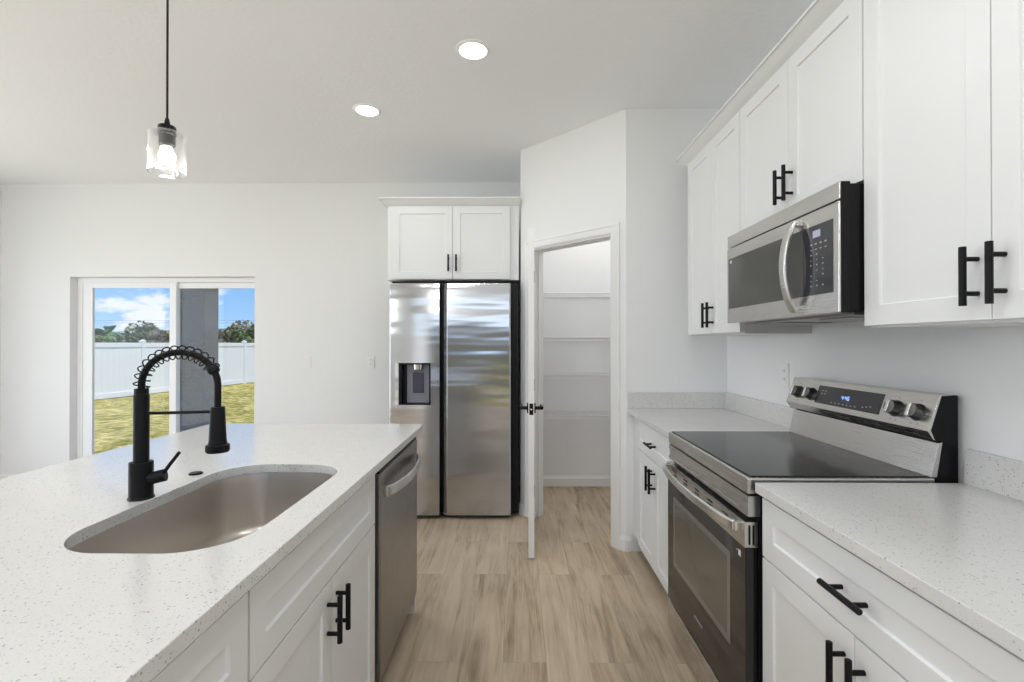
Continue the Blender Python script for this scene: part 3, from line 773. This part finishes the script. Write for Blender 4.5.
MB().box(wx(-.796), wx(-.712), wy(3.678), wy(3.6875), 0.950, 1.105).build('paddle', 'paddle_grey', dp, .004)
MB().prism([(wx(a), wy(b_)) for a, b_ in door_prof(-.558, -.047, 'c', 'r')], FB, FT).build('right_door', 'steel_fridge', fr, .003)
m = MB().box(wx(-.95), wx(-.60), wy(3.66), wy(3.73), 1.7865, 1.797).box(wx(-.54), wx(-.06), wy(3.66), wy(3.73), 1.7865, 1.797)
m.build('hinge_cover', 'black_plastic', fr, .002)

# ------------------------------------------------------------------ pantry shelves
def wire_shelf(label, z):
    root = thing('wire_shelf', label, 'shelf', ((.141+XR)/2, YB-.16, z), 0, 'wire shelves across the pantry back wall')
    hw = (XR-.141)/2-.004; m = MB(); dep = .30
    n = 47
    for k in range(n+1):
        x = -hw + 2*hw*k/n
        m.box(x-.0019, x+.0019, -.146, .157, -.0019, .0019).box(x-.0019, x+.0019, -.149, -.146, -.030, .0014)
    m.build('deck', 'wire_white', root)
    m = MB()
    for y, zz in ((-.149, 0), (-.149, -.030), (.152, -.004), (.0, -.004)): m.cyl((-hw, y, zz), (hw, y, zz), .0032, seg=8)
    m.build('rail', 'wire_white', root)
    for x in (-hw+.10, 0, hw-.10): MB().box(x-.006, x+.006, .148, .160, -.012, .012).build('wall_clip', 'plastic_white', root)
for lb, z in (('topmost white wire shelf in the pantry', 1.762), ('second white wire shelf from the top in the pantry', 1.380), ('third white wire shelf from the top in the pantry', 1.052), ('lowest white wire shelf in the pantry', .700)):
    wire_shelf(lb, z)

# ------------------------------------------------------------------ wall plates
def plate(kind, label, loc, rz):
    root = thing(kind, label, 'switch' if 'switch' in kind else 'outlet', loc, rz)
    MB().box(-.0355, .0355, -.006, -.0003, -.058, .058).build('cover_plate', 'plastic_white', root, .002)
    if 'switch' in kind: MB().box(-.016, .016, -.009, -.006, -.033, .033).build('rocker', 'plastic_white', root, .0015)
    else:
        for z in (-.021, .021):
            s_ = MB().prism(rrect(-.0165, .0165, z-.014, z+.014, .006, 4), -.0085, -.0062, 'y').build('socket_face', 'plastic_white', root)
            MB().box(-.0075, -.0055, -.0089, -.0084, z-.004, z+.006).box(.0055, .0075, -.0089, -.0084, z-.004, z+.006).build('slot', 'black', s_)
plate('light_switch', 'white light switch on the far wall between window and refrigerator', (-1.970, YB, 1.152), 0)
plate('wall_outlet', 'white outlet on the far wall close to the refrigerator', (-1.369, YB, 1.152), 0)
plate('wall_outlet', 'white outlet on the right wall just left of the range backguard', (XR, 2.431, 1.169), -PI/2)

# ------------------------------------------------------------------ lamps
def downlight(label, x, y, z=ZC, r=.088, power=40, group='recessed ceiling lights', size=None, col=(.95, .98, 1.0)):
    root = thing('recessed_light', label, 'light', (x, y, z), 0, group)
    MB().lathe([(r*.80, -.0005), (r*.80, -.006), (r*.86, -.0085), (r*.98, -.005), (r, -.0005)], seg=48).build('trim_ring', 'plastic_white', root)
    MB().lathe([(0, -.0055), (r*.80, -.0055), (r*.80, -.002), (0, -.002)], seg=48).build('diffuser', 'lamp_white', root)
    ld_ = bpy.data.lights.new('lamp', 'AREA'); ld_.shape = 'DISK'; ld_.size = size or r*1.55; ld_.energy = power; ld_.color = col
    lo = bpy.data.objects.new('lamp', ld_); COL.objects.link(lo); lo.parent = root; lo.location = (0, 0, -.012)
PW = 6.0
downlight('round recessed ceiling light nearer the camera, right of the other', -.227, 2.476, power=3.5)
downlight('round recessed ceiling light farther away, nearer the pendant', -.969, 3.108, power=3.0)
for i, (x, y) in enumerate([(.25, .7), (-2.7, 1.1), (-.3, -1.4), (-2.7, -1.4), (-3.9, 1.9)]):  # unseen ceiling lights, added to light the room
    downlight('round recessed ceiling light added overhead out of view as fill', x, y, power=PW*1.3)
downlight('round recessed ceiling light inside the pantry', .78, 3.95, r=.05, power=6, size=.006, col=(1.0, .97, .92))

pl = thing('pendant_light', 'clear glass cylinder pendant light hanging over the island on a black cord', 'pendant light', (-1.067, 1.462, ZC))
zz = lambda z: z-ZC
MB().lathe([(0, -.0005), (.06, -.0005), (.06, -.018), (.055, -.022), (0, -.022)]).build('canopy', 'black_metal', pl)
MB().cyl((0, 0, zz(2.0)), (0, 0, -.02), .0032, seg=10).build('cord', 'black', pl)
m = MB().lathe([(0, zz(2.012)), (.005, zz(2.012)), (.009, zz(1.992)), (.0225, zz(1.988)), (.024, zz(1.984)), (.024, zz(1.962)), (.0215, zz(1.960)), (.0215, zz(1.930)), (0.016, zz(1.927)), (0, zz(1.927))])
m.build('socket', 'black_metal', pl)
R_ = .0500; zb, zt_ = zz(1.845), zz(1.966)
m = MB().lathe([(.0225, zt_), (R_-.004, zt_), (R_, zt_-.004), (R_, zb), (R_-.003, zb), (R_-.003, zt_-.006), (R_-.006, zt_-.003), (.0225, zt_-.003)], seg=64, closed=True)
m.build('glass_shade', 'shade_glass', pl)
m = MB().lathe([(0, zz(1.872)), (.010, zz(1.874)), (.018, zz(1.880)), (.0225, zz(1.890)), (.023, zz(1.900)), (.019, zz(1.911)), (.014, zz(1.920)), (.0125, zz(1.9265)), (0, zz(1.9265))])
m.build('bulb', 'bulb_glow', pl)
ld_ = bpy.data.lights.new('lamp', 'POINT'); ld_.energy = 5; ld_.shadow_soft_size = .03; ld_.color = (1, .96, .9)
lo = bpy.data.objects.new('lamp', ld_); COL.objects.link(lo); lo.parent = pl; lo.location = (0, 0, zz(1.84))

# unseen frosted globe, added out of view to brighten the room
gl = thing('fill_globe', 'large frosted globe added left of the view as an unseen fill light', 'pendant light', (-3.9, 1.0, ZC))
MB().lathe([(0, -.0005), (.07, -.0005), (.07, -.02), (0, -.025)]).build('canopy', 'black_metal', gl)
MB().cyl((0, 0, -.82), (0, 0, -.02), .004, seg=10).build('cord', 'black', gl)
MB().lathe([(0, -.80), (.04, -.80), (.045, -.84), (0, -.84)]).build('socket', 'black_metal', gl)
MB().sph((0, 0, -1.02), .19, seg=40).build('globe', 'globe_fill_glow', gl)

dm = thing('fill_dome', 'frosted dome added behind the camera as an unseen fill light', 'light', (-1.1, -1.5, ZC))  # unseen dome, added behind the camera to brighten the right side
MB().lathe([(0, -.0005), (.25, -.0005), (.25, -.03), (0, -.03)], seg=40).build('base', 'plastic_white', dm)
MB().lathe([(.235, -.031), (.23, -.07), (.20, -.12), (.14, -.165), (.07, -.187), (0, -.193)], seg=40).build('shade', 'dome_fill_glow', dm)

# ------------------------------------------------------------------ outdoors
ZG = -.45
struct(MB().box(-70, 45, -60, 110, ZG-.1, ZG).build('ground', 'grass'))
struct(MB().box(-5.0, -1.9, YB+.151, 7.45, ZG+.001, -.06).build('patio_slab', 'concrete'))
struct(MB().box(-5.0, -1.9, YB+.151, 7.38, 2.75, 2.90)
    .build('patio_roof', 'trim'))
struct(MB().box(-16, 10, -15.2, -15.0, ZG+.001, 1.95).build('reflected_wall', 'beige_stucco'))  # unseen; added for the beige band reflected in the refrigerator
m = MB().box(-.225, .19, -.17, .17, 0, 2.80)
m.box(-.205, .205, -.185, .185, 0, .12)
tag(m.build('porch_column', 'stucco', None, .006, loc=(-4.745, 7.17, -.055)), 'square grey stucco column standing outside the window', 'column')
# fence: posts every 2.355 m
fdir = Vector((.1775, 1.0)).normalized(); fn = thing('fence', 'tall white vinyl privacy fence across the back yard', 'fence', (-12.83, 16.45, ZG), math.atan2(fdir.y, fdir.x))
sp = 2.355/fdir.y; FH = 1.80
for k in range(-5, 8):
    x = k*sp
    m = MB().box(x-.065, x+.065, -.065, .065, 0, FH+.04)
    m.build('post', 'vinyl', fn, .004)
    MB().loft([[(x-.08, -.08, FH+.04), (x+.08, -.08, FH+.04), (x+.08, .08, FH+.04), (x-.08, .08, FH+.04)], [(x-.08, -.08, FH+.06), (x+.08, -.08, FH+.06), (x+.08, .08, FH+.06), (x-.08, .08, FH+.06)], [(x-.01, -.01, FH+.11), (x+.01, -.01, FH+.11), (x+.01, .01, FH+.11), (x-.01, .01, FH+.11)]]).build('post_cap', 'vinyl', fn)
    if k < 7:
        a, b_ = x+.066, x+sp-.066; m = MB()
        m.box(a, b_, -.035, .035, FH-.14, FH).box(a, b_, -.035, .035, .03, .19)
        nb = 12; bw = (b_-a)/nb
        for i in range(nb): m.box(a+i*bw+.002, a+(i+1)*bw-.002, -.012, .012, .19, FH-.14)
        m.box(a, b_, -.008, .008, .19, FH-.14)
        m.build('panel', 'vinyl', fn, .002, 1)
# trees and scrub behind the fence
def foliage(m, c, rad, n, sz):
    for _ in range(n):
        while True:
            p = Vector((random.uniform(-1, 1), random.uniform(-1, 1), random.uniform(-1, 1)))
            if p.length <= 1: break
        p = p.normalized()*(p.length**.4); p = Vector((c[0]+p.x*rad[0], c[1]+p.y*rad[1], c[2]+p.z*rad[2]))
        q = Matrix.Rotation(random.uniform(0, 6.28), 3, 'Z') @ Matrix.Rotation(random.uniform(-1.2, 1.2), 3, 'X')
        s_ = sz*random.uniform(.6, 1.3)
        vs = [m.bm.verts.new(p + q @ Vector(v)*s_) for v in ((-.5, -.3, 0), (.5, -.35, .1), (.45, .35, -.05), (0, .7, .1), (-.5, .3, 0))]
        m.bm.faces.new(vs)
def tree(label, x, y, h, r, mat, kind='tree', clumps=7, base=None, leaf=.22, n=170):
    root = thing(kind, label, kind.split('_')[-1], (x, y, ZG), 0, 'trees and scrub beyond the fence')
    m = MB(); lo_ = h*.45 if kind == 'tree' else h*.15
    m.tube([(0, 0, 0), (.05*h*.2, 0, h*.3), (0, .04*h, h*.6), (.02, 0, h*.8)], .1, 8, [.035*h, .028*h, .02*h, .008*h]).build('trunk', 'bark', root)
    m = MB()
    for k in range(clumps):
        a = random.uniform(0, 6.28); d = r*.62*math.sqrt(random.random()); z = random.uniform(lo_+r*.2, h-r*.28)
        if k == 0: d = 0; z = h-r*.33
        q = r*random.uniform(.36, .56); foliage(m, (d*math.cos(a), d*math.sin(a), z), (q, q, q*.7), n, leaf)
    m.build('foliage', mat, root)
def palm(label, x, y, h, r, mat='leaf_palm'):
    root = thing('palm_tree', label, 'palm', (x, y, ZG), 0, 'trees and scrub beyond the fence')
    MB().tube([(0, 0, 0), (.1, 0, h*.4), (.12, .05, h*.75), (.1, 0, h-.2)], .12, 8, [.16, .13, .12, .11]).build('trunk', 'bark', root)
    m = MB()
    for k in range(26):
        a = k*2.4; el = random.uniform(-.5, 1.1); d = Vector((math.cos(a)*math.cos(el), math.sin(a)*math.cos(el), math.sin(el))); side = d.cross(Vector((0, 0, 1))).normalized()
        pts = [Vector((.1, 0, h-.15)) + d*(r*t) + Vector((0, 0, -.45*r*t*t)) for t in (0, .25, .5, .75, 1)]
        for i in range(4):
            w0, w1 = (.02, .22, .26, .16, .02)[i]*r*.8, (.02, .22, .26, .16, .02)[i+1]*r*.8
            m.bm.faces.new([m.bm.verts.new(q) for q in (pts[i]-side*w0, pts[i+1]-side*w1, pts[i+1]+side*w1, pts[i]+side*w0)])
    m.build('foliage', mat, root)
def at_u(u, Y): return (u*Y, Y)
def uu(px): return math.tan(math.atan((px-512)/484.5)-.0109)
for lb, px, Y, top, r, mat, kd in (
    ('low green scrub at the left edge of the window view', 92, 28, 333, 1.1, 'leaf_mid', 'bush'),
    ('low dark scrub left of the bare tree', 118, 42, 333, 1.9, 'leaf_dark', 'bush'),
    ('low dark scrub just left of the tall tree', 132, 31.5, 334, 1.0, 'leaf_dark', 'bush'),
    ('tall dark tree rising behind the fence in the left pane', 141, 47, 322, 2.1, 'leaf_dark', 'tree'),
    ('low scrub right of the tall tree', 154, 38, 332, 1.0, 'leaf_dry', 'bush'),
    ('dry brown scrub beside the window mullion', 163, 28, 331, .9, 'leaf_dry', 'bush'),
    ('dry scrub behind the window mullion', 174, 42, 330, 1.8, 'leaf_dry', 'bush'),
    ('pale scrub just right of the stucco column', 222, 31, 329, 1.1, 'leaf_dry', 'bush'),
    ('thin bush right of the stucco column', 231, 35, 327, 1.2, 'leaf_mid', 'bush'),
    ('rounded tree at the right of the window view', 243, 41, 322, 2.1, 'leaf_dry', 'tree'),
    ('bush at the far right of the window view', 257, 33, 325, 1.5, 'leaf_mid', 'bush')):
    x, y = at_u(uu(px), Y); h = 1.327 - ZG + (343.3-top)/484.5*Y*1.04
    tree(lb, x, y, h, r, mat, kd, leaf=.20)
for lb, px, Y, top in (('palm at the left edge of the window view', 99, 32, 328), ('second palm from the left edge of the window view', 108, 37, 325)):
    x, y = at_u(uu(px), Y); palm(lb, x, y, 1.327-ZG+(343.3-top)/484.5*Y-.4, 1.25)
for i, (zl, lb) in enumerate(((6.1, 'upper power line crossing the sky beyond the trees'), (5.6, 'lower power line crossing the sky beyond the trees'))):
    m = MB(); m.tube([(-110+14*k, 100-.35*k*(1), zl+.004*(k-5)**2-.1) for k in range(0, 12)], .016, 5)
    tag(m.build('power_line', 'black'), lb, 'power line', 'power lines')
